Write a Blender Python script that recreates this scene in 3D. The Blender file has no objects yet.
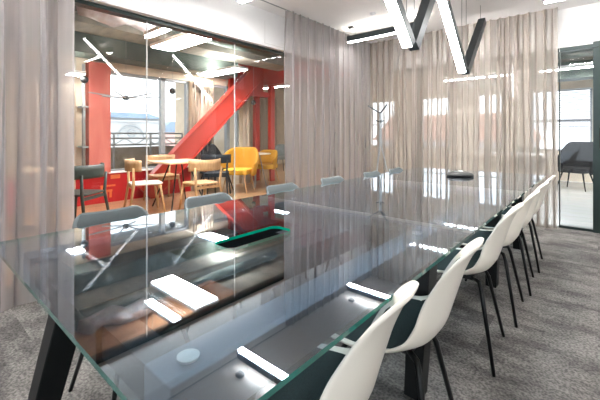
import bpy, bmesh, math, random
from mathutils import Vector, Matrix
random.seed(7)
S = bpy.context.scene
COL = S.collection
PI = math.pi
TH = math.atan(298/347)          # camera yaw
EYE = 1.16                       # camera height

# ------------------------------------------------------------------ materials
def new_mat(name):
    m = bpy.data.materials.new(name); m.use_nodes = True
    nt = m.node_tree; nt.nodes.clear()
    return m, nt
def N(nt, t, **kw):
    n = nt.nodes.new(t)
    for k, v in kw.items():
        if k in n.inputs: n.inputs[k].default_value = v
        else: setattr(n, k, v)
    return n
def c4(c): return (c[0], c[1], c[2], 1)
def mat(name, rgb, rough=.5, metal=0, vary=.06, scale=8, stretch=(1,1,1), bump=0, bscale=60, coat=0, rgb2=None, emit=0):
    m, nt = new_mat(name)
    out = N(nt, 'ShaderNodeOutputMaterial'); b = N(nt, 'ShaderNodeBsdfPrincipled')
    b.inputs['Roughness'].default_value = rough; b.inputs['Metallic'].default_value = metal
    b.inputs['Coat Weight'].default_value = coat
    tc = N(nt, 'ShaderNodeTexCoord'); mp = N(nt, 'ShaderNodeMapping'); mp.inputs['Scale'].default_value = stretch
    nz = N(nt, 'ShaderNodeTexNoise'); nz.inputs['Scale'].default_value = scale; nz.inputs['Detail'].default_value = 4
    nt.links.new(tc.outputs['Object'], mp.inputs[0]); nt.links.new(mp.outputs[0], nz.inputs['Vector'])
    cr = N(nt, 'ShaderNodeValToRGB')
    a = rgb2 or tuple(max(0, x*(1-vary*2)) for x in rgb)
    cr.color_ramp.elements[0].position = .35; cr.color_ramp.elements[1].position = .65
    cr.color_ramp.elements[0].color = c4(a); cr.color_ramp.elements[1].color = c4(rgb)
    nt.links.new(nz.outputs[0], cr.inputs[0]); nt.links.new(cr.outputs[0], b.inputs['Base Color'])
    if bump:
        n2 = N(nt, 'ShaderNodeTexNoise'); n2.inputs['Scale'].default_value = bscale
        bp = N(nt, 'ShaderNodeBump'); bp.inputs['Strength'].default_value = bump; bp.inputs['Distance'].default_value = .01
        nt.links.new(tc.outputs['Object'], n2.inputs['Vector']); nt.links.new(n2.outputs[0], bp.inputs['Height'])
        nt.links.new(bp.outputs[0], b.inputs['Normal'])
    if emit:
        nt.links.new(cr.outputs[0], b.inputs['Emission Color']); b.inputs['Emission Strength'].default_value = emit
    nt.links.new(b.outputs[0], out.inputs[0])
    return m
def emitter(name, rgb, s):
    m, nt = new_mat(name)
    out = N(nt, 'ShaderNodeOutputMaterial'); e = N(nt, 'ShaderNodeEmission')
    e.inputs[0].default_value = c4(rgb); e.inputs[1].default_value = s
    nt.links.new(e.outputs[0], out.inputs[0]); return m
def glass(name, tint=(1,1,1), ior=1.5, gloss=(1,1,1), boost=1.0):
    m, nt = new_mat(name)
    out = N(nt, 'ShaderNodeOutputMaterial'); geo = N(nt, 'ShaderNodeNewGeometry')
    mr = N(nt, 'ShaderNodeMapRange'); mr.inputs['To Min'].default_value = ior; mr.inputs['To Max'].default_value = 1/ior
    fr = N(nt, 'ShaderNodeFresnel'); t = N(nt, 'ShaderNodeBsdfTransparent'); g = N(nt, 'ShaderNodeBsdfGlossy')
    g.inputs['Roughness'].default_value = 0.0; g.inputs['Color'].default_value = c4(gloss)
    t.inputs['Color'].default_value = c4(tint)
    mul = N(nt, 'ShaderNodeMath', operation='MULTIPLY'); mul.inputs[1].default_value = boost; mul.use_clamp = True
    mx = N(nt, 'ShaderNodeMixShader')
    nt.links.new(geo.outputs['Backfacing'], mr.inputs['Value']); nt.links.new(mr.outputs[0], fr.inputs['IOR'])
    nt.links.new(fr.outputs[0], mul.inputs[0]); nt.links.new(mul.outputs[0], mx.inputs[0])
    nt.links.new(t.outputs[0], mx.inputs[1]); nt.links.new(g.outputs[0], mx.inputs[2])
    nt.links.new(mx.outputs[0], out.inputs[0]); return m
def sheer(name, rgb, transp, trans_col=None):
    m, nt = new_mat(name)
    out = N(nt, 'ShaderNodeOutputMaterial')
    tc = N(nt, 'ShaderNodeTexCoord'); mp = N(nt, 'ShaderNodeMapping'); mp.inputs['Scale'].default_value = (14, 14, .4)
    nz = N(nt, 'ShaderNodeTexNoise'); nz.inputs['Scale'].default_value = 2.2; nz.inputs['Detail'].default_value = 5
    nt.links.new(tc.outputs['Object'], mp.inputs[0]); nt.links.new(mp.outputs[0], nz.inputs['Vector'])
    cr = N(nt, 'ShaderNodeValToRGB'); cr.color_ramp.elements[0].position = .38; cr.color_ramp.elements[1].position = .62
    cr.color_ramp.elements[0].color = c4(tuple(x*.9 for x in rgb)); cr.color_ramp.elements[1].color = c4(rgb)
    nt.links.new(nz.outputs[0], cr.inputs[0])
    d = N(nt, 'ShaderNodeBsdfDiffuse'); tl = N(nt, 'ShaderNodeBsdfTranslucent'); tr = N(nt, 'ShaderNodeBsdfTransparent')
    nt.links.new(cr.outputs[0], d.inputs[0])
    if trans_col: tl.inputs[0].default_value = c4(trans_col)
    else: nt.links.new(cr.outputs[0], tl.inputs[0])
    m1 = N(nt, 'ShaderNodeMixShader'); m1.inputs[0].default_value = .5
    nt.links.new(d.outputs[0], m1.inputs[1]); nt.links.new(tl.outputs[0], m1.inputs[2])
    m2 = N(nt, 'ShaderNodeMixShader')
    lw = N(nt, 'ShaderNodeLayerWeight'); lw.inputs[0].default_value = .5
    a1 = N(nt, 'ShaderNodeMath', operation='SUBTRACT'); a1.inputs[0].default_value = 1.04
    a2 = N(nt, 'ShaderNodeMath', operation='DIVIDE'); a2.inputs[0].default_value = 1.0
    a3 = N(nt, 'ShaderNodeMath', operation='POWER'); a3.inputs[0].default_value = transp
    nt.links.new(lw.outputs['Facing'], a1.inputs[1]); nt.links.new(a1.outputs[0], a2.inputs[1]); nt.links.new(a2.outputs[0], a3.inputs[1])
    nt.links.new(a3.outputs[0], m2.inputs[0])
    nt.links.new(m1.outputs[0], m2.inputs[1]); nt.links.new(tr.outputs[0], m2.inputs[2])
    nt.links.new(m2.outputs[0], out.inputs[0]); return m
def planks(name, c1, c2, rough, bw=1.2, bh=.16, rot=0, mortar=.004, coat=0):
    m, nt = new_mat(name)
    out = N(nt, 'ShaderNodeOutputMaterial'); b = N(nt, 'ShaderNodeBsdfPrincipled'); b.inputs['Roughness'].default_value = rough
    b.inputs['Coat Weight'].default_value = coat
    tc = N(nt, 'ShaderNodeTexCoord'); mp = N(nt, 'ShaderNodeMapping'); mp.inputs['Rotation'].default_value = (0,0,rot)
    br = N(nt, 'ShaderNodeTexBrick'); br.inputs['Scale'].default_value = 1; br.inputs['Brick Width'].default_value = bw
    br.inputs['Row Height'].default_value = bh; br.inputs['Mortar Size'].default_value = mortar
    br.inputs['Color1'].default_value = c4(c1); br.inputs['Color2'].default_value = c4(c2); br.inputs['Mortar'].default_value = c4(tuple(x*.6 for x in c1))
    m2 = N(nt, 'ShaderNodeMapping'); m2.inputs['Scale'].default_value = (1.5, 14, 1)
    nz = N(nt, 'ShaderNodeTexNoise'); nz.inputs['Scale'].default_value = 3; nz.inputs['Detail'].default_value = 6
    mx = N(nt, 'ShaderNodeMix', data_type='RGBA', blend_type='MULTIPLY'); mx.inputs[0].default_value = .35
    nt.links.new(tc.outputs['Object'], mp.inputs[0]); nt.links.new(mp.outputs[0], br.inputs['Vector'])
    nt.links.new(mp.outputs[0], m2.inputs[0]); nt.links.new(m2.outputs[0], nz.inputs['Vector'])
    nt.links.new(br.outputs[0], mx.inputs[6]); nt.links.new(nz.outputs[1], mx.inputs[7])
    nt.links.new(mx.outputs[2], b.inputs['Base Color']); nt.links.new(b.outputs[0], out.inputs[0]); return m
def carpet_mat():
    m, nt = new_mat('carpet')
    out = N(nt, 'ShaderNodeOutputMaterial'); b = N(nt, 'ShaderNodeBsdfPrincipled'); b.inputs['Roughness'].default_value = .95
    b.inputs['Specular IOR Level'].default_value = .1
    tc = N(nt, 'ShaderNodeTexCoord')
    # carpet planks: each plank shifts the blotch pattern
    br = N(nt, 'ShaderNodeTexBrick'); br.inputs['Scale'].default_value = 1; br.inputs['Brick Width'].default_value = 1.0
    br.inputs['Row Height'].default_value = .5; br.inputs['Mortar Size'].default_value = 0
    br.inputs['Color1'].default_value = (0,0,0,1); br.inputs['Color2'].default_value = (1,1,1,1)
    nt.links.new(tc.outputs['Object'], br.inputs['Vector'])
    add = N(nt, 'ShaderNodeVectorMath', operation='MULTIPLY_ADD'); add.inputs[1].default_value = (3.7, 5.3, 2.1)
    nt.links.new(br.outputs[0], add.inputs[0]); nt.links.new(tc.outputs['Object'], add.inputs[2])
    mp = N(nt, 'ShaderNodeMapping'); mp.inputs['Scale'].default_value = (1, 1.7, 1)
    nt.links.new(add.outputs[0], mp.inputs[0])
    n1 = N(nt, 'ShaderNodeTexNoise'); n1.inputs['Scale'].default_value = 2.6; n1.inputs['Detail'].default_value = 8; n1.inputs['Roughness'].default_value = .7
    nt.links.new(mp.outputs[0], n1.inputs['Vector'])
    n2 = N(nt, 'ShaderNodeTexNoise'); n2.inputs['Scale'].default_value = 80; n2.inputs['Detail'].default_value = 3
    nt.links.new(tc.outputs['Object'], n2.inputs['Vector'])
    cr = N(nt, 'ShaderNodeValToRGB'); e = cr.color_ramp.elements
    e[0].position = .40; e[1].position = .60; e[0].color = c4((.115,.11,.105)); e[1].color = c4((.28,.265,.25))
    cr2 = N(nt, 'ShaderNodeValToRGB'); e = cr2.color_ramp.elements
    e[0].position = .38; e[1].position = .6; e[0].color = c4((.36,.36,.37)); e[1].color = c4((1.,1.,1.))
    mx = N(nt, 'ShaderNodeMix', data_type='RGBA', blend_type='MULTIPLY'); mx.inputs[0].default_value = .8
    nt.links.new(n1.outputs[0], cr.inputs[0]); nt.links.new(n2.outputs[0], cr2.inputs[0])
    nt.links.new(cr.outputs[0], mx.inputs[6]); nt.links.new(cr2.outputs[0], mx.inputs[7])
    bp = N(nt, 'ShaderNodeBump'); bp.inputs['Strength'].default_value = .6; bp.inputs['Distance'].default_value = .008
    nt.links.new(n2.outputs[0], bp.inputs['Height']); nt.links.new(bp.outputs[0], b.inputs['Normal'])
    nt.links.new(mx.outputs[2], b.inputs['Base Color']); nt.links.new(b.outputs[0], out.inputs[0]); return m

M = dict(
 carpet=carpet_mat(),
 wall=mat('white_paint', (.90,.90,.90), .6, vary=.01, bump=.05, bscale=200),
 ceil=mat('ceiling_paint', (.84,.82,.81), .7, vary=.012, scale=3),
 dark=mat('dark_green_metal', (.018,.032,.030), .35, .4),
 black=mat('black_metal', (.012,.014,.015), .35, .5),
 blackp=mat('black_plastic', (.010,.011,.012), .4, 0, bump=.05),
 housing=mat('dark_grey_housing', (.045,.055,.06), .35, .5),
 beam=mat('grey_table_steel', (.20,.225,.27), .42, .5, vary=.04, scale=30),
 tray=mat('dark_table_tray', (.022,.023,.028), .45, .3, vary=.1, scale=20),
 edge=mat('green_glass_edge', (.025,.20,.165), .08, 0, coat=1, vary=.15, scale=3),
 slot_shade=mat('black_slot_shade', (.004,.005,.006), .95, 0, vary=.1),  # near-black colour standing in for the shade below the cable slot
 edge2=mat('bright_green_cut_edge', (.0,.42,.26), .15, 0, vary=.1),
 tglass=glass('table_glass', (.69,.77,.82), 1.6, (.90,.945,1.0), 1.65),
 pane=glass('pane_glass', (.98,.99,.985), 1.5, (1,1,1), .5),
 joint=mat('silicone_joint', (.75,.75,.74), .4, vary=.02),
 disc=mat('bright_disc_metal', (.95,.94,.90), .4, .25, vary=.04, scale=60),
 shell=mat('white_shell_plastic', (.90,.85,.75), .32, 0, vary=.01, coat=.2),
 pad=mat('dark_green_fabric', (.012,.030,.030), .85, 0, vary=.2, scale=200, bump=.3, bscale=400),
 gshell=mat('grey_shell_plastic', (.07,.09,.095), .4, 0, vary=.02, coat=.2),
 gpad=mat('grey_green_fabric', (.045,.06,.064), .8, 0, vary=.1, scale=200, bump=.3, bscale=400),
 wood=mat('beech_wood', (.56,.36,.185), .45, 0, rgb2=(.46,.27,.125), scale=5, stretch=(8,8,1)),
 green_wood=mat('dark_green_stained_wood', (.035,.05,.045), .5, 0, vary=.1, scale=6),
 navy_wood=mat('blue_black_stained_wood', (.012,.022,.035), .5, 0, vary=.1),
 top_wood=mat('pale_oak_top', (.72,.55,.36), .4, 0, rgb2=(.62,.44,.27), scale=3, stretch=(1,12,1)),
 marble=mat('pale_marble', (.8,.75,.7), .3, 0, rgb2=(.6,.55,.5), scale=6),
 yellow=mat('mustard_fabric', (.50,.25,.018), .85, 0, vary=.06, scale=60, bump=.2, bscale=300),
 yellow2=mat('light_mustard_fabric', (.70,.40,.04), .85, 0, vary=.06, scale=60),
 bfab=mat('black_fabric', (.01,.012,.016), .9, 0, vary=.2),
 gfab=mat('grey_fabric', (.22,.24,.24), .9, 0, vary=.1),
 red=mat('red_steel_paint', (.42,.03,.016), .4, 0, vary=.06, scale=4, coat=.2),
 red2=mat('red_panel', (.50,.012,.018), .35, 0, vary=.1, scale=3, coat=.3),
 pinkred=mat('washed_red_column_paint', (.46,.085,.06), .6, 0, rgb2=(.55,.15,.11), scale=2, stretch=(3,3,.6)),
 beige=mat('beige_plaster', (.68,.58,.45), .8, 0, vary=.05, scale=5),
 cream=mat('cream_plaster', (.85,.76,.64), .8, 0, vary=.03, scale=3),
 concrete=mat('concrete_soffit', (.30,.285,.25), .8, 0, rgb2=(.20,.205,.185), scale=2.5, stretch=(1,3,1), bump=.3, bscale=30),
 duct=mat('galvanised_duct', (.13,.165,.15), .45, .3, rgb2=(.06,.085,.078), scale=3),
 cwood=mat('orange_wood_soffit', (.40,.21,.11), .6, 0, rgb2=(.24,.11,.06), scale=2.2, stretch=(8,1,1)),
 foil=mat('silver_insulation', (.55,.57,.62), .35, .5, rgb2=(.4,.36,.38), scale=9, bump=1, bscale=14),
 wfloor=planks('oak_floor', (.50,.29,.15), (.58,.36,.2), .3, 1.4, .15, PI/2, coat=.2),
 vfloor=planks('pale_grey_floor', (.60,.64,.67), (.66,.69,.71), .22, 1.2, .3, 0, coat=.3),
 frame=mat('grey_window_frame', (.30,.32,.33), .45, .2),
 white=mat('white_panel', (.85,.86,.87), .5, 0, vary=.01),
 bwhite=mat('pale_facade', (.42,.42,.42), .8, 0, vary=.05, scale=.6),
 broof=mat('blue_grey_roof', (.20,.27,.36), .6, 0, vary=.1, scale=2),
 terracotta=mat('terracotta_roof', (.38,.21,.16), .8, 0, rgb2=(.27,.15,.12), scale=4, stretch=(1,1,6)),
 pinkw=mat('pink_facade', (.62,.42,.38), .8, 0, vary=.05),
 dglass=mat('dark_window', (.08,.10,.13), .2, .2),
 parapet=mat('weathered_parapet', (.30,.27,.23), .9, 0, rgb2=(.2,.17,.14), scale=4),
 terrace=mat('terrace_paving', (.5,.48,.45), .9, 0, vary=.1),
 lamp=emitter('pendant_diffuser', (1,.98,.96), 50),
 uplamp=emitter('pendant_uplight', (1,.95,.88), 22),
 panel=emitter('ceiling_panel_light', (1,.975,.945), 29),
 small=emitter('small_spot_light', (1,.93,.8), 16),
 curtain=sheer('grey_sheer', (.47,.44,.44), .42),
 curtain2=sheer('warm_sheer', (.52,.465,.42), .50),
 drape=sheer('beige_drape', (.70,.60,.50), .08),
 mark=mat('plain_orange', (.80,.20,.06), .6, 0),
 blind=mat('white_blind', (.42,.42,.47), .6, 0, vary=.02),
)

# ------------------------------------------------------------------ helpers
def wloc(p):
    v = Vector((0,0,0))
    while p is not None: v += p.location; p = p.parent
    return v
def obj(name, bm, m, parent=None, loc=None, smooth=False, bevel=0, kind=None, label=None, mods=None):
    """loc: world base point of a top-level mesh. Geometry in bm is in world coordinates."""
    me = bpy.data.meshes.new(name)
    off = Vector(loc) if loc else Vector((0,0,0))
    bmesh.ops.translate(bm, verts=bm.verts, vec=-(off + wloc(parent)))
    bmesh.ops.recalc_face_normals(bm, faces=bm.faces)
    bm.to_mesh(me); bm.free()
    for x in (m if isinstance(m, (list, tuple)) else [m]): me.materials.append(x)
    if smooth:
        for p in me.polygons: p.use_smooth = True
    o = bpy.data.objects.new(name, me); COL.objects.link(o); o.location = off
    if parent: o.parent = parent
    if bevel:
        b = o.modifiers.new('bevel', 'BEVEL'); b.width = bevel; b.segments = 2; b.limit_method = 'ANGLE'
    if kind: o['kind'] = kind
    if label: o['label'] = label
    return o
def tag(o, label, cat, group=None):
    o['label'] = label; o['category'] = cat
    if group: o['group'] = group
    return o
def thing(name, label, cat, loc=(0,0,0), rz=0, group=None):
    o = bpy.data.objects.new(name, None); COL.objects.link(o); o.location = loc
    o.rotation_euler = (0,0,rz); o.empty_display_size = .1
    return tag(o, label, cat, group)
def struct(name, bm, m, parent=None, **k): return obj(name, bm, m, parent, kind='structure', **k)
def dup(root, loc, rz, label=None, group=None):
    r = root.copy(); COL.objects.link(r); r.location = loc; r.rotation_euler = (0,0,rz)
    if label: r['label'] = label
    if group: r['group'] = group
    for ch in list(root.children):
        c = ch.copy(); COL.objects.link(c); c.parent = r
        for g in list(ch.children):
            d = g.copy(); COL.objects.link(d); d.parent = c
    return r
def B(): return bmesh.new()
def box(bm, x0, x1, y0, y1, z0, z1, mi=0):
    vs = [bm.verts.new((x,y,z)) for x in (x0,x1) for y in (y0,y1) for z in (z0,z1)]
    for f in ((0,1,3,2),(4,6,7,5),(0,4,5,1),(2,3,7,6),(0,2,6,4),(1,5,7,3)):
        fc = bm.faces.new([vs[i] for i in f]); fc.material_index = mi
    return bm
def obox(bm, p, q, w, h, up=(0,0,1), mi=0):
    """box bar from p to q, width w across, height h along 'up'"""
    p, q = Vector(p), Vector(q); d = (q-p).normalized(); s = d.cross(Vector(up)).normalized(); u = s.cross(d).normalized()
    vs = []
    for c in (p, q):
        for a, b_ in ((-1,-1),(1,-1),(1,1),(-1,1)): vs.append(bm.verts.new(c + s*(a*w/2) + u*(b_*h/2)))
    for f in ((0,1,2,3),(7,6,5,4),(0,4,5,1),(1,5,6,2),(2,6,7,3),(3,7,4,0)):
        fc = bm.faces.new([vs[i] for i in f]); fc.material_index = mi
    return bm
def tube(bm, pts, r, n=10, cap=True):
    """swept tube through pts, r number or list"""
    pts = [Vector(p) for p in pts]; rs = r if isinstance(r, (list, tuple)) else [r]*len(pts)
    rings = []; prev = None
    for i, p in enumerate(pts):
        d = (pts[min(i+1,len(pts)-1)] - pts[max(i-1,0)]).normalized()
        if prev is None:
            a = Vector((0,0,1)) if abs(d.z) < .9 else Vector((1,0,0))
            s = d.cross(a).normalized()
        else: s = (prev - d*prev.dot(d)).normalized()
        prev = s; u = d.cross(s)
        rings.append([bm.verts.new(p + (s*math.cos(2*PI*k/n) + u*math.sin(2*PI*k/n))*rs[i]) for k in range(n)])
    for a, b_ in zip(rings, rings[1:]):
        for k in range(n): bm.faces.new((a[k], a[(k+1)%n], b_[(k+1)%n], b_[k]))
    if cap: bm.faces.new(rings[0][::-1]); bm.faces.new(rings[-1])
    return bm
def lathe(bm, c, prof, n=24):
    rings = []
    for r, z in prof:
        rings.append([bm.verts.new((c[0]+r*math.cos(2*PI*k/n), c[1]+r*math.sin(2*PI*k/n), c[2]+z)) for k in range(n)])
    for a, b_ in zip(rings, rings[1:]):
        for k in range(n): bm.faces.new((a[k], a[(k+1)%n], b_[(k+1)%n], b_[k]))
    bm.faces.new(rings[0][::-1]); bm.faces.new(rings[-1]); return bm
def prism(bm, poly, axis, a, b_):
    """extrude a 2D polygon; axis 'x': poly=(y,z); 'y': (x,z); 'z': (x,y)"""
    def P(u, v, w): return {'x':(w,u,v), 'y':(u,w,v), 'z':(u,v,w)}[axis]
    A = [bm.verts.new(P(u,v,a)) for u,v in poly]; Bv = [bm.verts.new(P(u,v,b_)) for u,v in poly]
    n = len(poly); bm.faces.new(A[::-1]); bm.faces.new(Bv)
    for i in range(n): bm.faces.new((A[i], A[(i+1)%n], Bv[(i+1)%n], Bv[i]))
    return bm
def rrect(x0, x1, y0, y1, r, n=5):
    out = []
    for cx, cy, a0 in ((x1-r,y1-r,0),(x0+r,y1-r,90),(x0+r,y0+r,180),(x1-r,y0+r,270)):
        for k in range(n+1):
            a = math.radians(a0 + 90*k/n); out.append((cx+r*math.cos(a), cy+r*math.sin(a)))
    return out
def grid(bm, rows):
    V_ = [[bm.verts.new(p) for p in r] for r in rows]
    for a, b_ in zip(V_, V_[1:]):
        for i in range(len(a)-1): bm.faces.new((a[i], a[i+1], b_[i+1], b_[i]))
    return bm

# ------------------------------------------------------------------ room shell
CZ = 2.73; HZ = 2.285; WX = -3.18; GX = -3.30; BY = 5.42
struct('floor', box(B(), GX-.04, 1.9, -2.3, BY+.1, -.12, 0), M['carpet'])
struct('ceiling', box(B(), WX-.2, 1.9, -2.3, BY+.1, CZ, CZ+.12), M['ceil'])
b = box(B(), GX-.1, WX, -2.3, BY, HZ, CZ); box(b, GX-.1, WX, -2.3, -.3, 0, HZ)
struct('wall_left', b, M['wall'])
b = box(B(), GX, -.39, BY, BY+.12, 2.25, CZ); box(b, -.39, 1.9, BY, BY+.12, 2.25, CZ); box(b, .9, 1.9, BY, BY+.12, 0, 2.25)
struct('wall_back', b, M['wall'])
struct('wall_right', box(B(), 1.8, 1.9, -2.3, BY, 0, CZ), M['wall'])
b = box(B(), -3.3, -2.9, -2.3, -2.2, 0, CZ); box(b, 1.5, 1.9, -2.3, -2.2, 0, CZ); box(b, -2.9, 1.5, -2.3, -2.2, 0, .35); box(b, -2.9, 1.5, -2.3, -2.2, 2.5, CZ)
struct('wall_near', b, M['wall'])
# panel line on the header wall, curtain track slot
struct('trim_1', box(B(), -2.975, -2.955, -2.2, BY, CZ-.004, CZ+.001), M['frame'])
b = box(B(), WX, WX+.002, 3.02, 4.2, 2.315, 2.322); box(b, WX, WX+.002, 3.02, 3.027, 2.315, 2.6)
struct('trim_2', b, M['joint'])
# left glazed partition: head channel + sill, panes with silicone joints
b = box(B(), GX-.05, GX+.05, -.3, BY, HZ-.035, HZ); struct('trim_3', b, M['dark'])
b = box(B(), GX-.02, GX+.02, -.3, BY, 0, .03); struct('trim_4', b, M['dark'])
ys = [-.3, .51, 1.575, 2.64, 3.70, 4.77, BY]
for i, (a, c) in enumerate(zip(ys, ys[1:])):
    w = struct('window_%d' % (i+1), box(B(), GX-.005, GX+.005, a+.004, c-.004, .03, HZ-.035), M['pane'])
    if i < 5: struct('window_joint', box(B(), GX-.006, GX+.006, c-.004, c+.004, .03, HZ-.035), M['joint'], w)
# back glazed partition behind the curtain
xs = [-3.25, -2.2, -1.2, -.42]
struct('trim_5', box(B(), GX, -.37, BY+.02, BY+.08, 2.2, 2.25), M['dark'])
for i, (a, c) in enumerate(zip(xs, xs[1:])):
    w = struct('window_%d' % (i+7), box(B(), a+.02, c-.02, BY+.04, BY+.05, .03, 2.2), M['pane'])
    struct('window_frame', box(B(), c-(.025 if i < 2 else .01), c+(.025 if i < 2 else .01), BY+.03, BY+.07, .0, 2.2), M['dark'], w)
# glazed door in the back wall
d = bpy.data.objects.new('door_1', None); COL.objects.link(d); d.location = (-.2, BY, 0); d['kind'] = 'structure'
struct('door_pane', box(B(), -.365, -.045, BY+.035, BY+.045, .03, 2.2), M['pane'], d)
b = box(B(), -.365, -.02, BY+.0, BY+.07, 2.2, 2.25); box(b, -.365, -.02, BY, BY+.07, 0, .03); box(b, -.372, -.362, BY, BY+.07, 0, 2.2)
struct('door_frame', b, M['dark'], d)
d = bpy.data.objects.new('door_2', None); COL.objects.link(d); d.location = (.4, BY, 0); d['kind'] = 'structure'
struct('door_frame', box(B(), -.045, .9, BY-.03, BY+.07, 2.2, 2.27), M['dark'], d)
struct('door_leaf', box(B(), -.045, .9, BY-.02, BY+.06, 0, 2.2), M['dark'], d)
b = tube(B(), [(.02,BY-.03,1.0),(.02,BY-.07,1.0),(.02,BY-.07,1.25),(.02,BY-.03,1.25)], .008); struct('door_handle', b, M['black'], d)
# window wall behind the camera
for i, x in enumerate((-2.9, -1.43, .03)):
    w = struct('window_%d' % (i+10), box(B(), x+.05, x+1.42, -2.26, -2.25, .4, 2.45), M['pane'])
    b = box(B(), x, x+.05, -2.28, -2.22, .35, 2.5); box(b, x+1.42, x+1.47, -2.28, -2.22, .35, 2.5); box(b, x, x+1.47, -2.28, -2.22, .35, .4); box(b, x, x+1.47, -2.28, -2.22, 2.45, 2.5)
    struct('window_frame', b, M['frame'], w)

# ------------------------------------------------------------------ curtains
def curtain(p0, p1, top, amp, wl, seed, n_per=7):
    """pleated cloth hanging from a straight track p0->p1"""
    rnd = random.Random(seed)
    p0, p1 = Vector(p0), Vector(p1); L = (p1-p0).length; t = (p1-p0)/L; nrm = Vector((-t.y, t.x, 0))
    # pleat positions
    s = 0; phase = []; cur = 0
    n = int(L/wl*n_per)
    ws = []
    k = 0
    fr = [wl*rnd.uniform(.65, 1.4) for _ in range(int(L/wl*1.8)+4)]
    am = [rnd.uniform(.55, 1.15) for _ in fr]
    acc = [0]
    for f in fr: acc.append(acc[-1]+f)
    rows = []
    zs = [0.006, .12, .3, .7, 1.2, 1.7, 2.2, top-.3, top-.1, top-.03, top-.006]
    for zi, z in enumerate(zs):
        row = []
        for i in range(n+1):
            x = L*i/n
            sh = .018*math.sin(x*3.1+z*1.3+seed) * (1 - z/top)
            xx = min(max(x+sh, 0), acc[-1]-1e-4)
            while not (acc[k] <= xx < acc[k+1]): k = k+1 if xx >= acc[k+1] else k-1
            ph = (xx-acc[k])/fr[k]
            g = 1.0 if z < top-.2 else .75
            off = amp*am[k]*g*(math.sin(2*PI*ph) + .25*math.sin(4*PI*ph+1.1)*(1-z/top*.5))
            along = .22*fr[k]*math.sin(4*PI*ph)
            q = p0 + t*min(max(x+along, 0), L) + nrm*off
            row.append((q.x, q.y, z))
        rows.append(row)
    return grid(B(), rows)
CY = BY-.14; CXL = -2.96
o = obj('sheer_curtain', curtain((CXL,-1.1,0),(CXL,.85,0), CZ, .05, .17, 3), M['curtain'], loc=(CXL,.3,0), smooth=True)
tag(o, 'grey sheer curtain hanging near the table head, folded against the glass wall', 'curtain')
o = obj('sheer_curtain', curtain((CXL,3.17,0),(CXL,CY-.045,0), CZ, .05, .125, 5), M['curtain'], loc=(CXL,4,0), smooth=True)
tag(o, 'grey sheer curtain over the far end of the side glass wall, by the coat stand', 'curtain')
o = obj('sheer_curtain', curtain((CXL-.04,CY,0),(-.372,CY,0), CZ, .05, .13, 9), M['curtain2'], loc=(-1.6,CY,0), smooth=True)
tag(o, 'wide warm beige sheer curtain drawn across the end wall beside the glass door', 'curtain')

# ------------------------------------------------------------------ conference table
TX0, TX1, TY = -1.785, -.41, [.24, 1.645, 3.03, 4.42]
TC = -1.097
t = thing('conference_table', 'long conference table of clear green-edged glass plates on a dark steel frame', 'table', (TC, 2.33, 0))
for i in range(3):
    y0, y1 = TY[i]+.002*(i>0), TY[i+1]-.002
    outer = [(TX0,y0),(TX1,y0),(TX1,y1),(TX0,y1)]
    bm = B(); z0, z1 = .728, .740
    loops = [outer]
    if i == 0: loops.append(rrect(TC-.046, TC+.072, .80, 1.15, .035)[::-1])
    tv, bv = [], []
    for lp in loops:
        tv.append([bm.verts.new((x,y,z1)) for x,y in lp]); bv.append([bm.verts.new((x,y,z0)) for x,y in lp])
    for A in (tv, bv):
        es = []
        for l in A: es += [bm.edges.new((l[k], l[(k+1)%len(l)])) for k in range(len(l))]
        bmesh.ops.triangle_fill(bm, edges=es, use_beauty=True)
    for A, C_ in zip(tv, bv):
        n = len(A)
        for k in range(n):
            f = bm.faces.new((A[k], A[(k+1)%n], C_[(k+1)%n], C_[k])); f.material_index = 2 if (len(A) == 4 and ((k == 0 and i > 0) or (k == 2 and i < 2))) else (3 if len(A) > 4 else 1)
    g = obj('glass_top', bm, [M['tglass'], M['edge'], M['joint'], M['edge2']], t)
    ym = [(TY[i]+.135), (TY[i+1]-.135)]
    for x in (TC-.485, TC+.485):
        for y in ym:
            o = obj('connector_disc', lathe(B(), (x,y,.7205), [(.010,0),(.021,.001),(.022,.006),(.010,.007)]), M['disc'], g, smooth=False)
for x in (TC-.485, TC+.485):
    obj('long_beam', box(B(), x-.05, x+.05, .31, 4.35, .60, .72), M['beam'], t, bevel=.003)
b = box(B(), TC-.185, TC+.185, .312, 4.35, .60, .604); box(b, TC-.185, TC-.181, .312, 4.35, .604, .70); box(b, TC+.181, TC+.185, .312, 4.35, .604, .70)
box(b, TC-.181, TC+.181, .312, .316, .604, .70); box(b, TC-.181, TC+.181, 4.346, 4.35, .604, .70)
box(b, TC-.181, TC-.06, .316, .70, .696, .70); box(b, TC-.181, TC-.06, 1.35, 4.346, .696, .70); box(b, TC+.085, TC+.181, .316, 4.346, .696, .70); box(b, TC+.06, TC+.085, 1.35, 4.346, .696, .70)
box(b, TC-.06, TC+.06, .316, .79, .696, .70); box(b, TC-.06, TC+.06, 1.17, 4.346, .696, .70)
obj('cable_tray', b, M['tray'], t)
b = box(B(), TC-.18, TC+.18, .33, 4.33, .6045, .606); box(b, TC-.1809, TC-.179, .33, 4.33, .606, .7005); obj('tray_shade', b, M['slot_shade'], t)  # added black sheets inside the tray, so the slot reads as deep shade
for y in (.36, 1.60, 3.05, 4.3):
    for sx in (-1, 1):
        x0, x1 = sorted((TC+sx*.186, TC+sx*.434)); obj('cross_beam', box(B(), x0, x1, y-.035, y+.035, .62, .70), M['tray'], t)
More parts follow.
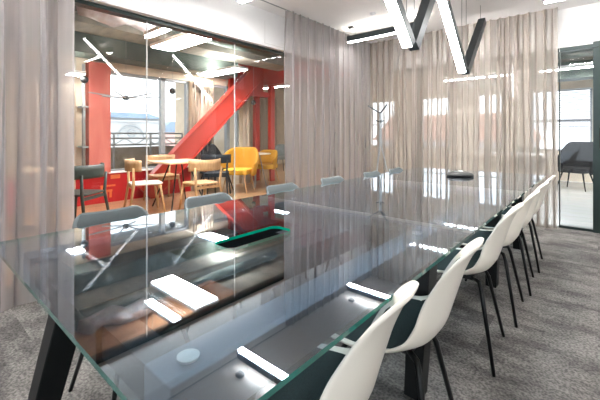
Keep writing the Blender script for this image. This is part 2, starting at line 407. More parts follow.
for (yt, yf) in ((.47,.32),(1.62,1.52),(3.05,3.0),(4.12,4.15)):
    for sx in (-1, 1):
        bm = B(); x = TC+sx*.475
        def q(y, w, z, dx): return [bm.verts.new((x+dx+a*w/2, y+c*w/2*1.1, z)) for a, c in ((-1,-1),(1,-1),(1,1),(-1,1))]
        T_ = q(yt, .1, .60, 0); F_ = q(yf, .075, 0, sx*.0)
        bm.faces.new(T_); bm.faces.new(F_[::-1])
        for k in range(4): bm.faces.new((T_[k], F_[k], F_[(k+1)%4], T_[(k+1)%4]))
        obj('table_leg', bm, M['black'], t, bevel=.004)

# conference phone
ph = thing('conference_phone', 'black three-armed conference phone lying on the far end of the glass table', 'phone', (-1.08, 3.76, .74))
bm = B(); n = 48; rings = []
for r_, z in ((.0,.0),(1,.0),(1.03,.012),(.95,.03),(.6,.046),(.42,.04),(.0,.04)):
    ring = []
    for k in range(n):
        a = 2*PI*k/n; R = .105 + .032*(math.cos(3*a)*.5+.5)**1.5
        ring.append((-1.08+R*r_*math.cos(a), 3.76+R*r_*math.sin(a), .74+.002+z))
    rings.append(ring)
V_ = [[bm.verts.new(p) for p in r] for r in rings[1:-1]]
for a, c in zip(V_, V_[1:]):
    for k in range(n): bm.faces.new((a[k], a[(k+1)%n], c[(k+1)%n], c[k]))
bm.faces.new(V_[0][::-1]); bm.faces.new(V_[-1])
obj('phone_body', bm, M['blackp'], ph, smooth=True)
obj('keypad', box(B(), -1.115,-1.045,3.70,3.78,.783,.789), M['gfab'], ph, bevel=.002)
obj('speaker_grille', lathe(B(), (-1.08,3.82,.782), [(.02,0),(.03,.004),(.015,.008)], 16), M['disc'], ph)

# ------------------------------------------------------------------ shell chairs
def shell_pt(u, v, wide=0):
    """u -1..1 across, v 0 (front edge) .. 1 (top of back). chair faces +x"""
    P = [(0,.235,.425),(.06,.225,.44),(.18,.14,.437),(.32,.02,.425),(.43,-.09,.425),(.52,-.165,.452),(.60,-.205,.51),(.72,-.235,.61),(.84,-.262,.70),(.92,-.288,.762),(.97,-.308,.792),(1,-.322,.803)]
    W = [(0,.175),(.08,.205),(.3,.225),(.45,.222),(.58,.185),(.7,.138),(.82,.108),(.92,.10),(.97,.075),(1,.04)]
    if wide: W = [(0,.175),(.08,.205),(.3,.225),(.45,.232),(.6,.225),(.75,.195),(.9,.18),(.96,.16),(1,.12)]
    def ip(T, j):
        for a, b_ in zip(T, T[1:]):
            if v <= b_[0]: k = (v-a[0])/(b_[0]-a[0]); k = k*k*(3-2*k)*.35+k*.65; return a[j]*(1-k)+b_[j]*k
        return T[-1][j]
    x, z, w = ip(P,1), ip(P,2), ip(W,1)
    side = abs(u)**2.4
    if wide: z *= .962
    lift = .04*math.exp(-((v-.50)/.20)**2) + .012
    fwd = .062*math.exp(-((v-.68)/.22)**2) * (.7 if wide else 1)
    if v < .12: lift *= v/.12*.8+.2
    if v > .9: fwd *= 1-(v-.9)/.1
    return Vector((x + fwd*side, u*w*(1 + .03*side), z + lift*side*(1 if v < .8 else 1-(v-.8)/.4)))
def shell_chair(name, wide, ms, mp, ml, label, group, loc, rz):
    t = thing(name, label, 'chair', (0,0,0), 0, group)
    NU, NV = 16, 30
    s = obj('seat_shell', grid(B(), [[shell_pt(-1+2*i/NU, j/NV, wide) for i in range(NU+1)] for j in range(NV+1)]), ms, t, smooth=True)
    # normals: let thickness go outward (below / behind)
    so = s.modifiers.new('solid','SOLIDIFY'); so.thickness = .012; so.offset = 0
    s.modifiers.new('sub','SUBSURF').levels = 1; s.modifiers['sub'].render_levels = 1
    def padpt(u, v):
        p = shell_pt(u, v, wide); du = shell_pt(min(u+.02,1), v, wide)-shell_pt(max(u-.02,-1), v, wide); dv = shell_pt(u, min(v+.01,1), wide)-shell_pt(u, max(v-.01,0), wide)
        n = du.cross(dv).normalized()
        if n.z < 0 and v < .5 or (v >= .5 and n.x < 0): n = -n
        e = max(0, 1-abs(u/.9)**6) * min(1, (v-.05)/.04 if v < .09 else 1)
        ve = .97 if wide else .85
        e *= min(1, (ve-v)/.04 if v > ve-.04 else 1)
        return p + n*(.006+.012*max(0,e))
    pd = obj('upholstery_pad', grid(B(), [[padpt((-1+2*i/NU)*(.9 if (wide or j/NV < .6) else .90-.3*(j/NV-.6)), .05+(.92 if wide else .80)*j/NV) for i in range(NU+1)] for j in range(NV+1)]), mp, t, smooth=True)
    # leg frame
    bm = box(B(), -.11, .09, -.07, .07, .385, .415); obj('seat_mount', bm, M['blackp'], t, bevel=.006)
    for sx, sy in ((1,1),(1,-1),(-1,1),(-1,-1)):
        a = (sx*.085-.01, sy*.06, .40); k = (sx*.125-.01, sy*.10, .395); f = (sx*.215, sy*.205, 0.0)
        k2 = (sx*.14-.008, sy*.118, .36)
        obj('leg', tube(B(), [a, k, k2, f], [.011,.011,.011,.0085], 10), ml, t, smooth=True)
    t.location = loc; t.rotation_euler = (0,0,rz)
    return t
RY = [.72, 1.23, 2.06, 2.63, 3.17, 3.72]
RR = [.16, .12, .08, .06, .08, .05]
RL = ['white shell chair with dark pad, nearest the camera at the table',
      'white shell chair with dark pad, second nearest, its narrow back against the nearest one',
      'white shell chair standing third from the near end of the table',
      'white shell chair fourth from the near end, partly behind the third one',
      'white shell chair last but one towards the glass door',
      'white shell chair at the far table end, closest to the glass door']
wc = shell_chair('shell_chair', 0, M['shell'], M['pad'], M['black'], RL[0], 'white shell chairs along the table', (-.635, RY[0], 0), PI+RR[0])
for i in range(1, 6): dup(wc, (-.61 if i < 3 else -.60, RY[i], 0), PI+RR[i], RL[i])
LP = [(-1.60,.72),(-1.60,1.30),(-1.58,1.96),(-1.54,2.58),(-1.50,3.24),(-1.48,3.76)]
LL = ['grey padded chair at the table corner nearest the bunched curtain',
      'grey padded chair in front of the wooden cafe chairs, second along the glass side',
      'grey padded chair just before the side curtain begins',
      'grey padded chair fourth along the far table side, alone before the curtain',
      'grey padded chair directly below the forked coat stand',
      'grey padded chair farthest on its side, between coat stand and conference phone']
gc = shell_chair('padded_chair', 1, M['gshell'], M['gpad'], M['black'], LL[0], 'grey chairs along the glass wall side', LP[0]+(0,), 0)
for i in range(1, 6): dup(gc, LP[i]+(0,), 0, LL[i])

# ------------------------------------------------------------------ coat stand
CX, CYs = -2.58, 4.93
t = thing('coat_stand', 'slim grey metal coat stand with forked arms before the corner curtain', 'coat stand', (CX, CYs, 0))
for k in range(3):
    a = 2*PI*k/3+.5
    obj('leg', tube(B(), [(CX+.24*math.cos(a), CYs+.24*math.sin(a), 0), (CX+.015*math.cos(a), CYs+.015*math.sin(a), 1.0), (CX+.012*math.cos(a), CYs+.012*math.sin(a), 1.5)], .011, 8), M['frame'], t)
    a += PI/3
    obj('arm', tube(B(), [(CX, CYs, 1.5), (CX+.19*math.cos(a), CYs+.19*math.sin(a), 1.62)], .010, 8), M['housing'], t)
for k in range(3):
    a = 2*PI*k/3+1.1
    obj('hook', tube(B(), [(CX, CYs, 1.36), (CX+.07*math.cos(a), CYs+.07*math.sin(a), 1.39)], .009, 8), M['housing'], t)

# ------------------------------------------------------------------ pendant lights
def flat_pendant(x0, x1, y, label):
    z = 2.54
    t = thing('linear_pendant', label, 'light', ((x0+x1)/2, y, CZ), 0, 'linear pendant lights')
    obj('housing', box(B(), x0, x1, y-.035, y+.035, z, z+.085), M['housing'], t)
    obj('diffuser', box(B(), x0+.006, x1-.006, y-.030, y+.030, z-.004, z+.001), M['lamp'], t)
    obj('uplight', box(B(), x0+.02, x1-.02, y-.025, y+.025, z+.084, z+.088), M['uplamp'], t)
    obj('ceiling_mount', box(B(), x0+.08, x0+.15, y-.12, y-.06, CZ-.03, CZ), M['blackp'], t)
    for x in (x0+.12, x1-.12): obj('cable', tube(B(), [(x,y,z+.085),(x,y,CZ)], .0015, 6), M['black'], t)
for (x0, x1, y, l) in ((-2.83,-1.70,4.40,'dark linear light hanging level under the ceiling across the curtained corner'),
                       (-.43,.70,4.40,'level linear light under the ceiling near the glass door, cut by the top edge'),
                       (-2.83,-1.70,2.33,'level linear light over the middle of the table, seen mirrored in the glass'),
                       (-.43,.70,2.33,'level linear light above the white chairs'),
                       (-2.83,-1.70,.26,'level linear light over the near end of the table')):
    flat_pendant(x0, x1, y, l)
def slant_pendant(lo, hi, label):
    lo, hi = Vector(lo), Vector(hi); d = (hi-lo).normalized()
    dn = Vector((0,0,-1)); dn = (dn - d*dn.dot(d)).normalized()
    t = thing('slanted_pendant', label, 'light', (hi.x, hi.y, CZ), 0, 'slanting linear pendants')
    obj('housing', obox(B(), lo, hi, .078, .08, up=-dn), M['housing'], t)
    e = dn*.041
    obj('diffuser', obox(B(), lo+e+d*.006, hi+e-d*.006,   .070, .004, up=-dn), M['lamp'], t)
    for p in (lo+d*.1-dn*.04, hi-d*.08-dn*.04): obj('cable', tube(B(), [p, (p.x,p.y,CZ)], .002, 6), M['housing'], t)
ZL, ZH = 1.84, 2.56
X_ = -1.08
slant_pendant((X_,3.90,ZL),(X_,3.12,ZH),'bright slanting pendant light, glowing strip farthest along the table')
slant_pendant((X_,3.97,ZL),(X_,4.70,ZH),'dark backed slanting pendant rising towards the end curtain')
slant_pendant((X_,2.52,ZL),(X_,1.76,ZH),'bright slanting pendant light, glowing strip nearer the camera')
slant_pendant((X_,2.59,ZL),(X_,3.05,ZH-.08),'dark backed slanting pendant meeting the nearer glowing strip at its foot')

# small things on the ceiling
o = obj('smoke_detector', lathe(B(), (-2.2,4.0,CZ-.03), [(.02,0),(.035,.01),(.04,.03)], 16), M['white'], loc=(-2.2,4.0,CZ))
tag(o, 'tiny round white detector on the ceiling near the corner light', 'detector')

# ------------------------------------------------------------------ neighbouring cafe area (left)
FX = -6.45; OZ = 3.0
struct('floor_cafe', box(B(), -10, GX-.04, -2, 11, -.12, 0), M['wfloor'])
struct('ceiling_cafe', box(B(), -10, GX, -2, 11.1, OZ, OZ+.12), M['concrete'])
# orange wood soffit strip by the glass, ducts and beam
struct('trim_6', box(B(), -5.15, GX-.1, -1.5, 3.6, 2.86, OZ), M['cwood'])
b = B()
tube(b, [(-5.28,-1.5,2.88),(-5.28,5.3,2.88)], .08, 16)
o = obj('ventilation_duct', b, M['duct'], loc=(-4.75,2,OZ), smooth=True); tag(o, 'long round grey duct running under the cafe ceiling', 'duct')
o = obj('ventilation_duct', box(B(), -6.40,-5.95,-1.5,4.85,2.42,2.75), M['duct'], loc=(-6.1,2,OZ)); tag(o, 'dark green-grey box duct above the cafe windows', 'duct')
struct('trim_7', box(B(), -5.95,-5.4,-1.5,8,2.72,OZ), M['concrete'])
bm = B()
pts = [(-5.02+.03*math.sin(k*2.1)+.03*k, 1.50+.13*k, 2.75+.03*math.sin(k*1.7)) for k in range(8)]
tube(bm, pts, [.06,.11,.09,.12,.10,.11,.12,.07], 12)
o = obj('foil_duct', bm, M['foil'], loc=(-4.9,2.0,2.8), smooth=True); tag(o, 'crumpled silver insulated duct under the orange wooden soffit', 'duct')
# window wall with two windows, red panel under
b = box(B(), FX-.15, FX, -2, 2.05, 0, OZ); box(b, FX-.15, FX, 2.05, 5.6, 2.28, OZ); box(b, FX-.15, FX, 2.05, 5.6, 0, .50)
box(b, FX-.15, FX, 3.98, 4.56, .5, 2.28); box(b, FX-.15, FX, 5.31, 5.6, .5, 2.28); box(b, -9.6, FX-.15, 5.5, 5.6, 0, OZ)
struct('wall_far', b, M['beige'])
b = box(B(), -9.7, -9.6, 5.5, 10, 0, OZ); box(b, -9.7, -9.6, 10, 11, 0, OZ); box(b, -7, GX, -2.1, -2, 0, OZ)
struct('wall_cafe', b, M['beige'])
def fwin(n, y0, y1, z0, z1, muls=()):
    w = struct('window_%d' % n, box(B(), FX-.09, FX-.08, y0, y1, z0, z1), M['pane'])
    b = B()
    for (a, c) in ((y0, y0+.05), (y1-.05, y1)): box(b, FX-.12, FX-.03, a, c, z0, z1)
    box(b, FX-.12, FX-.03, y0, y1, z0, z0+.05); box(b, FX-.12, FX-.03, y0, y1, z1-.05, z1)
    for m_ in muls: box(b, FX-.12, FX-.03, m_-.045, m_+.045, z0, z1)
    struct('window_frame', b, M['frame'], w)
fwin(13, 2.38, 3.98, .5, 2.28, (3.42,))
fwin(14, 4.56, 5.31, .5, 2.28, (5.0,))
o = obj('red_panel', box(B(), FX+.001, FX+.05, -1.9, 3.98, 0, .499), M['red2'], loc=(FX,2,0)); tag(o, 'glossy deep red low panel under the cafe window', 'panel')
b = B()   # small orange shapes on the red panel
for (y0,y1,z0,z1) in ((2.42,2.58,.40,.47),(2.26,2.5,.27,.30),(2.26,2.30,.12,.27),(2.33,2.37,.10,.22),(2.37,2.45,.18,.22),(2.40,2.44,.08,.20)):
    box(b, FX+.05, FX+.0515, y0, y1, z0, z1)
o = obj('orange_shapes', b, M['mark'], loc=(FX+.05,2.4,.3)); tag(o, 'small orange shapes on the low red panel', 'marking')
o = obj('window_sill', box(B(), FX+.001, FX+.09, 2.38, 3.98, .50, .53), M['white'], loc=(FX,3,.52)); tag(o, 'white window sill capping the red panel', 'sill')
o = obj('painted_column', box(B(), FX-.02, FX+.16, 2.05, 2.38, .52, 2.36), M['pinkred'], loc=(FX,2.2,0)); tag(o, 'wide column painted faded red beside the cafe window', 'column')
# beige slatted curtain + pipe left of column
bm = curtain((FX+.1,1.2,0),(FX+.1,1.88,0), 2.3, .03, .09, 21)
o = obj('window_drape', bm, M['drape'], loc=(FX+.1,1.5,0), smooth=True); tag(o, 'cream pleated drape left of the faded red column', 'curtain')
t = thing('wall_pipe', 'pale vertical pipe with brackets left of the faded red column', 'pipe', (FX+.16,1.97,0))
obj('pipe', tube(B(), [(FX+.16,1.97,.52),(FX+.16,1.97,2.3)], .025, 12), M['frame'], t, smooth=True)
for z in (.95, 1.6): obj('bracket', box(B(), FX+.01, FX+.2, 1.93, 2.03, z, z+.03), M['frame'], t)
for (y0,y1,s,l) in ((3.99,4.53,31,'cream drape between the two cafe windows behind the red brace'),(5.33,5.58,33,'cream drape beside the cafe window next to the red portal')):
    o = obj('window_drape', curtain((FX+.09,y0,0),(FX+.09,y1,0), 2.34, .03, .09, s), M['drape'], loc=(FX+.09,y0,0), smooth=True); tag(o, l, 'curtain')
o = obj('window_drape', curtain((-9.4,6.0,0),(-9.4,9.6,0), 2.6, .04, .16, 35), M['drape'], loc=(-9.4,8,0), smooth=True); tag(o, 'long cream drape at the far end seen through the red portal', 'curtain')
# whiteboard-like bright door panel inside window bay
# red brace
bx = -6.2
t = thing('steel_frame', 'red steel frame with a thick diagonal brace, beams and two posts in the cafe', 'frame', (-6.3,5.5,0))
obj('brace_web', obox(B(), (bx,2.95,.08), (bx,5.55,2.56), .08, .36, up=(0,-.7,.72)), M['red'], t)
for s in (-1,1):
    dv = Vector((0,-.69,.724))*.19*s
    obj('brace_flange', obox(B(), Vector((bx,2.95,.08))+dv, Vector((bx,5.55,2.56))+dv, .16, .025, up=(0,-.7,.72)), M['red'], t)
obj('gusset_plate', prism(B(), [(4.7,1.55),(5.1,1.75),(5.6,2.25),(5.1,2.3)], 'x', bx-.02, bx+.02), M['red'], t)
for (x, y) in ((-6.62,6.0),(-6.28,6.2)):
    obj('post', box(B(), x-.05, x+.05, y-.07, y+.07, 0, 2.42), M['red'], t)
obj('beam', box(B(), -6.8, -3.45, 6.1, 6.3, 2.42, 2.85), M['red'], t)
obj('beam', box(B(), -6.45, -6.25, 4.95, 6.1, 2.10, 2.22), M['red'], t)
obj('panel', box(B(), -6.42, -6.36, 4.95, 6.0, 2.22, 2.85), M['red'], t)

# ceiling lights in the cafe
def panel_light(x0,x1,y0,y1,z,label):
    t = thing('ceiling_light', label, 'light', ((x0+x1)/2,(y0+y1)/2,OZ), 0, 'cafe ceiling lights')
    b = box(B(), x0-.015, x1+.015, y0-.015, y1+.015, z+.006, z+.05); obj('frame', b, M['white'], t)
    obj('diffuser', box(B(), x0, x1, y0, y1, z, z+.005), M['panel'], t)
    obj('uplight', box(B(), x0+.03, x1-.03, y0+.02, y1-.02, z+.049, z+.053), M['uplamp'], t)
    for x in (x0+.1, x1-.1): obj('cable', tube(B(), [(x,(y0+y1)/2,z+.05),(x,(y0+y1)/2,OZ)], .003, 6), M['frame'], t)
panel_light(-4.80,-3.70,2.36,2.68,2.40,'broad white rectangular light panel, nearest large one in the cafe')
panel_light(-4.30,-3.55,2.03,2.12,2.40,'narrow light strip before the broad cafe panel')
panel_light(-6.3,-5.1,4.10,4.38,2.40,'long light panel above the red diagonal brace')
panel_light(-6.2,-5.95,1.70,1.88,2.08,'small light box hanging low beside the faded red column')
panel_light(-7.9,-6.9,7.4,7.55,2.6,'thin light seen beyond the red portal')
t = thing('spider_lamp', 'lamp with a black hub and thin pale spokes before the cafe window', 'light', (-5.57,2.33,OZ))
hx, hy, hz = -5.57, 2.33, 1.735
obj('hub', lathe(B(), (hx,hy,hz-.03), [(.03,0),(.045,.01),(.045,.05),(.02,.07)], 20), M['blackp'], t)
for k in range(6):
    a = 2*PI*k/6+.35
    obj('spoke', tube(B(), [(hx+.04*math.cos(a),hy+.04*math.sin(a),hz),(hx+.5*math.cos(a),hy+.5*math.sin(a),hz+.05)], .011, 6), M['frame'], t)
obj('cable', tube(B(), [(hx,hy,hz+.04),(hx,hy,OZ)], .002, 6), M['frame'], t)
for (x,y,z,l) in ((-5.95,3.32,1.97,'small round black speaker hanging before the right window pane'),(-6.12,1.93,2.03,'small black round lamp beside the faded red column'),(-6.0,5.35,1.9,'small black ball lamp near the red portal')):
    t = thing('ball_lamp', l, 'light', (x,y,OZ), 0, 'black ball lamps')
    obj('ball', lathe(B(), (x,y,z), [(.02,-.055),(.045,-.035),(.058,0),(.045,.035),(.02,.055)], 16), M['blackp'], t, smooth=True)
    obj('cable', tube(B(), [(x,y,z+.05),(x,y,OZ)], .002, 6), M['frame'], t)

# ------------------------------------------------------------------ cafe furniture
def wood_chair(m, label, loc, rz, seat_m=None):
    t = thing('wooden_chair', label, 'chair', (0,0,0))
    bm = B(); prism(bm, rrect(-.21,.22,-.21,.21,.07), 'z', .435, .46); obj('seat', bm, seat_m or m, t, bevel=.008)
    for sy in (-1,1):
        obj('leg', tube(B(), [(.235,sy*.225,0),(.17,sy*.18,.44)], [.013,.019], 8), m, t, smooth=True)
        obj('leg', tube(B(), [(-.26,sy*.235,0),(-.19,sy*.205,.44),(-.20,sy*.225,.69)], [.014,.02,.016], 8), m, t, smooth=True)
    rows = []
    for z, k in ((.64,.0),(.67,.006),(.74,.006),(.80,.0)):
        rows.append([(-.265+.16*(s/8)**2+.02*(.8-z), .27*s/8, z) for s in range(-8,9)])
    o = obj('backrest', grid(B(), rows), m, t, smooth=True); mo = o.modifiers.new('s','SOLIDIFY'); mo.thickness = .022; mo.offset = 0
    for (a,c) in (((.19,-.19,.40),(.19,.19,.40)),((-.19,-.20,.40),(-.19,.20,.40))):
        obj('seat_rail', obox(B(), a, c, .02, .04), m, t)
    t.location = loc; t.rotation_euler = (0,0,rz); return t
ctx, cty = -5.2, 3.02
wood_chair(M['wood'], 'light wooden chair before the red panel, turned towards the square cafe table', (-5.12,2.42,0), PI*.42, M['marble'])
wood_chair(M['wood'], 'light wooden chair with its curved back towards the glass wall', (-4.52,2.98,0), PI*1.0)
wood_chair(M['wood'], 'light wooden chair behind the cafe table, near the window', (-5.85,3.1,0), 0)
wood_chair(M['green_wood'], 'dark green wooden chair beside the bunched grey curtain', (-4.85,1.47,0), PI*1.2)
wood_chair(M['navy_wood'], 'blue-black wooden chair beside the mustard armchair', (-5.50,3.98,0), PI*.75)
t = thing('cafe_table', 'small square cafe table with pale wood top and thin black legs', 'table', (ctx,cty,0))
obj('table_top', box(B(), ctx-.36, ctx+.36, cty-.36, cty+.36, .715, .74), M['top_wood'], t, bevel=.004)
for sx in (-1,1):
    for sy in (-1,1):
        obj('leg', tube(B(), [(ctx+sx*.30,cty+sy*.30,0),(ctx+sx*.10,cty+sy*.10,.715)], .011, 8), M['black'], t)
# far left dark tabletop next to the curtain
t = thing('side_table', 'small round pale table beside the dark green chair, mostly behind the curtain', 'table', (-5.35,1.0,0))
obj('table_top', lathe(B(), (-5.35,1.0,.715), [(.34,0),(.35,.012),(.34,.025)], 32), M['top_wood'], t)
obj('pedestal', lathe(B(), (-5.35,1.0,0), [(.2,0),(.2,.012),(.025,.03),(.025,.715)], 20), M['black'], t)
def armchair(name, m, m2, ml, label, loc, rz, h=.86, w=.34):
    t = thing(name, label, 'chair', (0,0,0))
    bm = B(); prism(bm, rrect(-.25,.27,-.26,.26,.1), 'z', .36, .47); obj('seat_cushion', bm, m2, t, bevel=.025)
    rows = []
    for j in range(7):
        v = j/6; row = []
        for s in range(-12,13):
            a = s/12*PI*.62; ca = math.cos(a)
            top = .60 + (h-.60)*max(0,min(1,(ca+.15)/.9))
            z = .33 + (top-.33)*v
            R = w*(.82+.18*v)
            row.append((-.02-R*ca*(1+.12*v*max(0,ca)), R*math.sin(a)*1.04, z))
        rows.append(row)
    o = obj('back_and_arms', grid(B(), rows), m, t, smooth=True); mo = o.modifiers.new('s','SOLIDIFY'); mo.thickness = .06; mo.offset = 0
    sb = o.modifiers.new('sub','SUBSURF'); sb.levels = 1; sb.render_levels = 1
    for sx in (-1,1):
        for sy in (-1,1):
            obj('leg', tube(B(), [(sx*.26,sy*.26,0),(sx*.17,sy*.18,.37)], [.010,.017], 8), ml, t)
    t.location = loc; t.rotation_euler = (0,0,rz); return t
armchair('mustard_armchair', M['yellow'], M['yellow2'], M['wood'], 'mustard yellow upholstered armchair near the red portal', (-5.62,4.60,0), -PI*.33, .90, .38)
armchair('black_armchair', M['bfab'], M['bfab'], M['black'], 'tall black armchair behind the mustard armchair', (-6.08,4.36,0), PI*.05, .98, .25)
armchair('mustard_armchair', M['yellow'], M['yellow2'], M['wood'], 'second mustard armchair, half behind the round pale table', (-6.1,5.80,0), -PI*.4, .80, .27)
armchair('grey_armchair', M['gfab'], M['gfab'], M['black'], 'grey chair far off, seen through the red portal', (-8.0,8.3,0), -PI*.4, .85, .3)
t = thing('round_table', 'round pale table with metal legs beside the red portal', 'table', (-5.95,5.36,0))
rx, ry = -5.95, 5.36
obj('table_top', lathe(B(), (rx,ry,.72), [(.34,0),(.36,.01),(.35,.022)], 36), M['marble'], t)
for k in range(4):
    a = PI/4+PI/2*k
    obj('leg', tube(B(), [(rx+.25*math.cos(a),ry+.25*math.sin(a),0),(rx+.09*math.cos(a),ry+.09*math.sin(a),.72)], .011, 8), M['frame'], t)

# ------------------------------------------------------------------ outside, beyond the cafe windows
struct('floor_terrace', box(B(), -14, -6.6, -6, 18, -.2, -.05), M['terrace'])
o = obj('terrace_parapet', box(B(), -9.3,-9.1,-3,5.4,-.05,.85), M['parapet'], loc=(-9.2,4,0)); tag(o, 'weathered low parapet outside the cafe window', 'wall')
t = thing('terrace_railing', 'grey metal lattice railing on the terrace outside the cafe window', 'railing', (-8.8,4,-.05))
for z in (.92, 1.08, 1.2): obj('rail', tube(B(), [(-8.8,-2,z),(-8.8,5.2,z)], .02, 8), M['frame'], t)
for k in range(9): obj('post', box(B(), -8.82,-8.78,-2+.9*k-.02,-2+.9*k+.02,-.05,1.2), M['frame'], t)
b = B()
for k in range(28):
    y = -2+.257*k; tube(b, [(-8.8,y,.92),(-8.8,y+.257,1.08)] if k%2 else [(-8.8,y,1.08),(-8.8,y+.257,.92)], .012, 6)
obj('lattice', b, M['frame'], t)
# pale clock building
def building(name, label, x0,x1,y0,y1,z1, wm, rm, roofh, wins, gx):
    t = thing(name, label, 'building', ((x0+x1)/2,(y0+y1)/2,-6))
    obj('wall', box(B(), x0,x1,y0,y1,-6,z1), wm, t)
    obj('roof', prism(B(), [(y0-.3,z1),(y1+.3,z1),(y1-1,z1+roofh),(y0+1,z1+roofh)], 'x', x0-.2, x1+.3), rm, t)
    for (a,c,d_,e) in wins: obj('window', box(B(), x1, x1+.06, a, c, d_, e), M['dglass'], t)
    return t
bt = building('clock_building', 'white building with a round clock gable and blue-grey roof beyond the terrace', -34,-28, 9.6, 14.4, 2.5, M['bwhite'], M['broof'], .4, [(10+.9*k,10.5+.9*k,-1.5,-.4) for k in range(5)], 0)
bm = B(); tube(bm, [(-27.9,12.1+1.0*math.cos(a/24*PI),.9+1.0*math.sin(a/24*PI)) for a in range(25)], .06, 6); obj('arch', bm, M['frame'], bt)
bm = B(); tube(bm, [(-27.85,12.1+.3*math.cos(a/12*PI),1.3+.3*math.sin(a/12*PI)) for a in range(25)], .05, 6); obj('clock', bm, M['frame'], bt)
obj('cornice', box(B(), -28,-27.8, 9.6,14.4,2.2,2.32), M['bwhite'], bt)
building('town_house', 'pinkish town house with a blue roof to the right of the clock building', -36,-30, 15.5, 19.5, 1.4, M['pinkw'], M['broof'], 1.0, [(15.9+1.1*k,16.4+1.1*k,-.8,.2) for k in range(3)], 0)
building('town_house', 'pale town house seen under the red brace through the cafe window', -36,-28, 22, 30, 2.0, M['bwhite'], M['broof'], 1.2, [(22.6+1.2*k,23.2+1.2*k,.2,1.3) for k in range(6)], 0)

# ------------------------------------------------------------------ office behind the end wall
OY = 11.0
struct('floor_office', box(B(), GX, 6, BY+.1, OY, -.12, -.002), M['vfloor'])
struct('ceiling_office', box(B(), GX, 6, BY+.12, OY, 2.95, 3.05), M['concrete'])
b = box(B(), -10, 6, OY, OY+.12, 2.3, 3.05); box(b, -10, 6, OY, OY+.12, 0, .75)
wx = [-10,-6.2,-5.2,-4.3,-3.4,-2.7,-2.0,-1.35,-.1,1.4,3.2,6]
for k in range(0, len(wx)-1, 2): box(b, wx[k], wx[k+1], OY, OY+.12, .75, 2.3)
struct('wall_office', b, M['cream'])
struct('wall_end', box(B(), 6, 6.1, BY+.1, OY, 0, 2.95), M['white'])
for i, k in enumerate(range(1, len(wx)-1, 2)):
    w = struct('window_%d' % (15+i), box(B(), wx[k], wx[k+1], OY+.05, OY+.06, .75, 2.3), M['pane'])
    b = box(B(), wx[k], wx[k+1], OY+.02, OY+.08, .75, .8); box(b, wx[k], wx[k]+.05, OY+.02, OY+.08, .75, 2.3); box(b, wx[k+1]-.05, wx[k+1], OY+.02, OY+.08, .75, 2.3); box(b, wx[k], wx[k+1], OY+.02, OY+.08, 1.5, 1.54)
    struct('window_frame', b, M['frame'], w)
for (x0,x1,z,l) in ((-1.35,-.1,1.25,'white slatted blind in the office window beyond the glass door'),):
    t = thing('window_blind', l, 'blind', ((x0+x1)/2,OY-.06,2.3))
    b = B()
    for k in range(int((2.3-z)/.06)): obox(b, (x0+.03,OY-.06,2.27-.06*k),(x1-.03,OY-.06,2.27-.06*k), .05, .004, up=(0,-.5,.8))
    obj('slats', b, M['blind'], t); obj('headrail', box(B(), x0+.02,x1-.02,OY-.09,OY-.03,2.28,2.31), M['white'], t)
b = B()
for (x, y0_, y1_, r_, l) in ((-.6,BY+.6,OY-.2,.16,'big grey round duct under the office ceiling beyond the door'),):
    tube(b, [(-3,8.0,2.68),(5,7.4,2.68)], r_, 16)
    o = obj('ventilation_duct', b, M['duct'], loc=(0,8,2.95), smooth=True); tag(o, l, 'duct')
o = obj('ventilation_duct', box(B(), -3,5,9.2,9.7,2.35,2.7), M['duct'], loc=(0,9.4,2.95)); tag(o, 'flat dark duct near the office windows', 'duct')
for (x0,x1,y,l) in ((-.9,1.2,6.5,'office ceiling light just beyond the glass door'),(-.9,1.2,8.6,'office ceiling light farther behind the door'),(-2.8,-1.4,6.6,'office light shining behind the end curtain near the corner'),(-2.8,-1.4,8.6,'far office light behind the end curtain')):
    t = thing('office_light', l, 'light', ((x0+x1)/2,y,2.95))
    obj('frame', box(B(), x0,x1,y-.07,y+.07,2.46,2.52), M['white'], t); obj('diffuser', box(B(), x0+.01,x1-.01,y-.06,y+.06,2.452,2.459), M['panel'], t)
    for x in (x0+.1,x1-.1): obj('cable', tube(B(), [(x,y,2.52),(x,y,2.95)], .003, 6), M['frame'], t)
armchair('office_chair', M['bfab'], M['bfab'], M['black'], 'tall dark tub chair standing beyond the glass door', (-.36,9.5,0), -PI*.6, 1.02, .33)
armchair('office_chair', M['gfab'], M['gfab'], M['black'], 'grey tub chair at the trestle desk behind the end curtain', (-1.3,10.2,0), -PI*.4, .85, .32)
t = thing('trestle_desk', 'white desk on thin black trestle legs behind the end curtain', 'desk', (-1.5,9.25,0))
obj('desk_top', box(B(), -2.2,-.80,8.9,9.6,.72,.745), M['white'], t)
for x in (-2.05,-.95):
    for s in (-1,1): obj('leg', tube(B(), [(x,9.25+s*.32,0),(x,9.25-s*.12,.72)], .012, 8), M['black'], t)
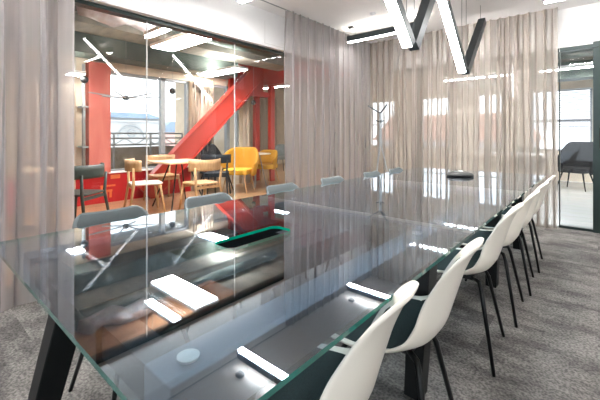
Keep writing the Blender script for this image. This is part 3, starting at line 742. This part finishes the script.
# street beyond the office
building_y = lambda: None
t = thing('brick_house', 'house with a terracotta roof beyond the office windows', 'building', (-7.2,24,-6))
obj('wall', box(B(), -11.5,-3,22,28,-6,.9), M['bwhite'], t)
obj('roof', prism(B(), [(-11.9,.8),(-2.6,.8),(-4,2.4),(-10.5,2.4)], 'y', 21.6, 28.4), M['terracotta'], t)
for k in range(6): obj('window', box(B(), -11+1.3*k,-10.3+1.3*k,21.93,22,-.8,.4), M['dglass'], t)
t = thing('brick_house', 'taller pale house beyond the office on the door side', 'building', (9,26,-6))
obj('wall', box(B(), 4,14,24,30,-6,3.2), M['bwhite'], t)
obj('roof', prism(B(), [(3.6,3.1),(14.4,3.1),(12.5,5.2),(5.5,5.2)], 'y', 23.6, 30.4), M['terracotta'], t)
for k in range(4): obj('window', box(B(), 4.8+2.3*k,5.9+2.3*k,23.93,24,.2,1.8), M['dglass'], t)

# ------------------------------------------------------------------ world + camera
w = bpy.data.worlds.new('overcast'); S.world = w; w.use_nodes = True
nt = w.node_tree; bg = nt.nodes['Background']
tc = nt.nodes.new('ShaderNodeTexCoord'); sp = nt.nodes.new('ShaderNodeSeparateXYZ'); cr = nt.nodes.new('ShaderNodeValToRGB')
cr.color_ramp.elements[0].position = .0; cr.color_ramp.elements[0].color = (.80,.86,.95,1)
cr.color_ramp.elements[1].position = .6; cr.color_ramp.elements[1].color = (1,1,1,1)
nt.links.new(tc.outputs['Generated'], sp.inputs[0]); nt.links.new(sp.outputs[2], cr.inputs[0]); nt.links.new(cr.outputs[0], bg.inputs[0])
bg.inputs[1].default_value = 1.5

cd = bpy.data.cameras.new('camera'); cam = bpy.data.objects.new('camera', cd); COL.objects.link(cam)
cam.location = (0,0,EYE); cam.rotation_euler = (PI/2, 0, TH)
cd.sensor_width = 36; cd.lens = 347/600*36; cd.shift_y = -65/600; cd.clip_start = .05; cd.clip_end = 200
S.camera = cam
S.view_settings.view_transform = 'Standard'; S.view_settings.look = 'None'; S.view_settings.gamma = 1
S.view_settings.use_curve_mapping = False; S.view_settings.exposure = 1.35
S.cycles.max_bounces = 10; S.cycles.transparent_max_bounces = 24; S.cycles.diffuse_bounces = 5; S.cycles.glossy_bounces = 5
S.cycles.sample_clamp_indirect = 8; S.cycles.use_denoising = True; S.cycles.caustics_reflective = False
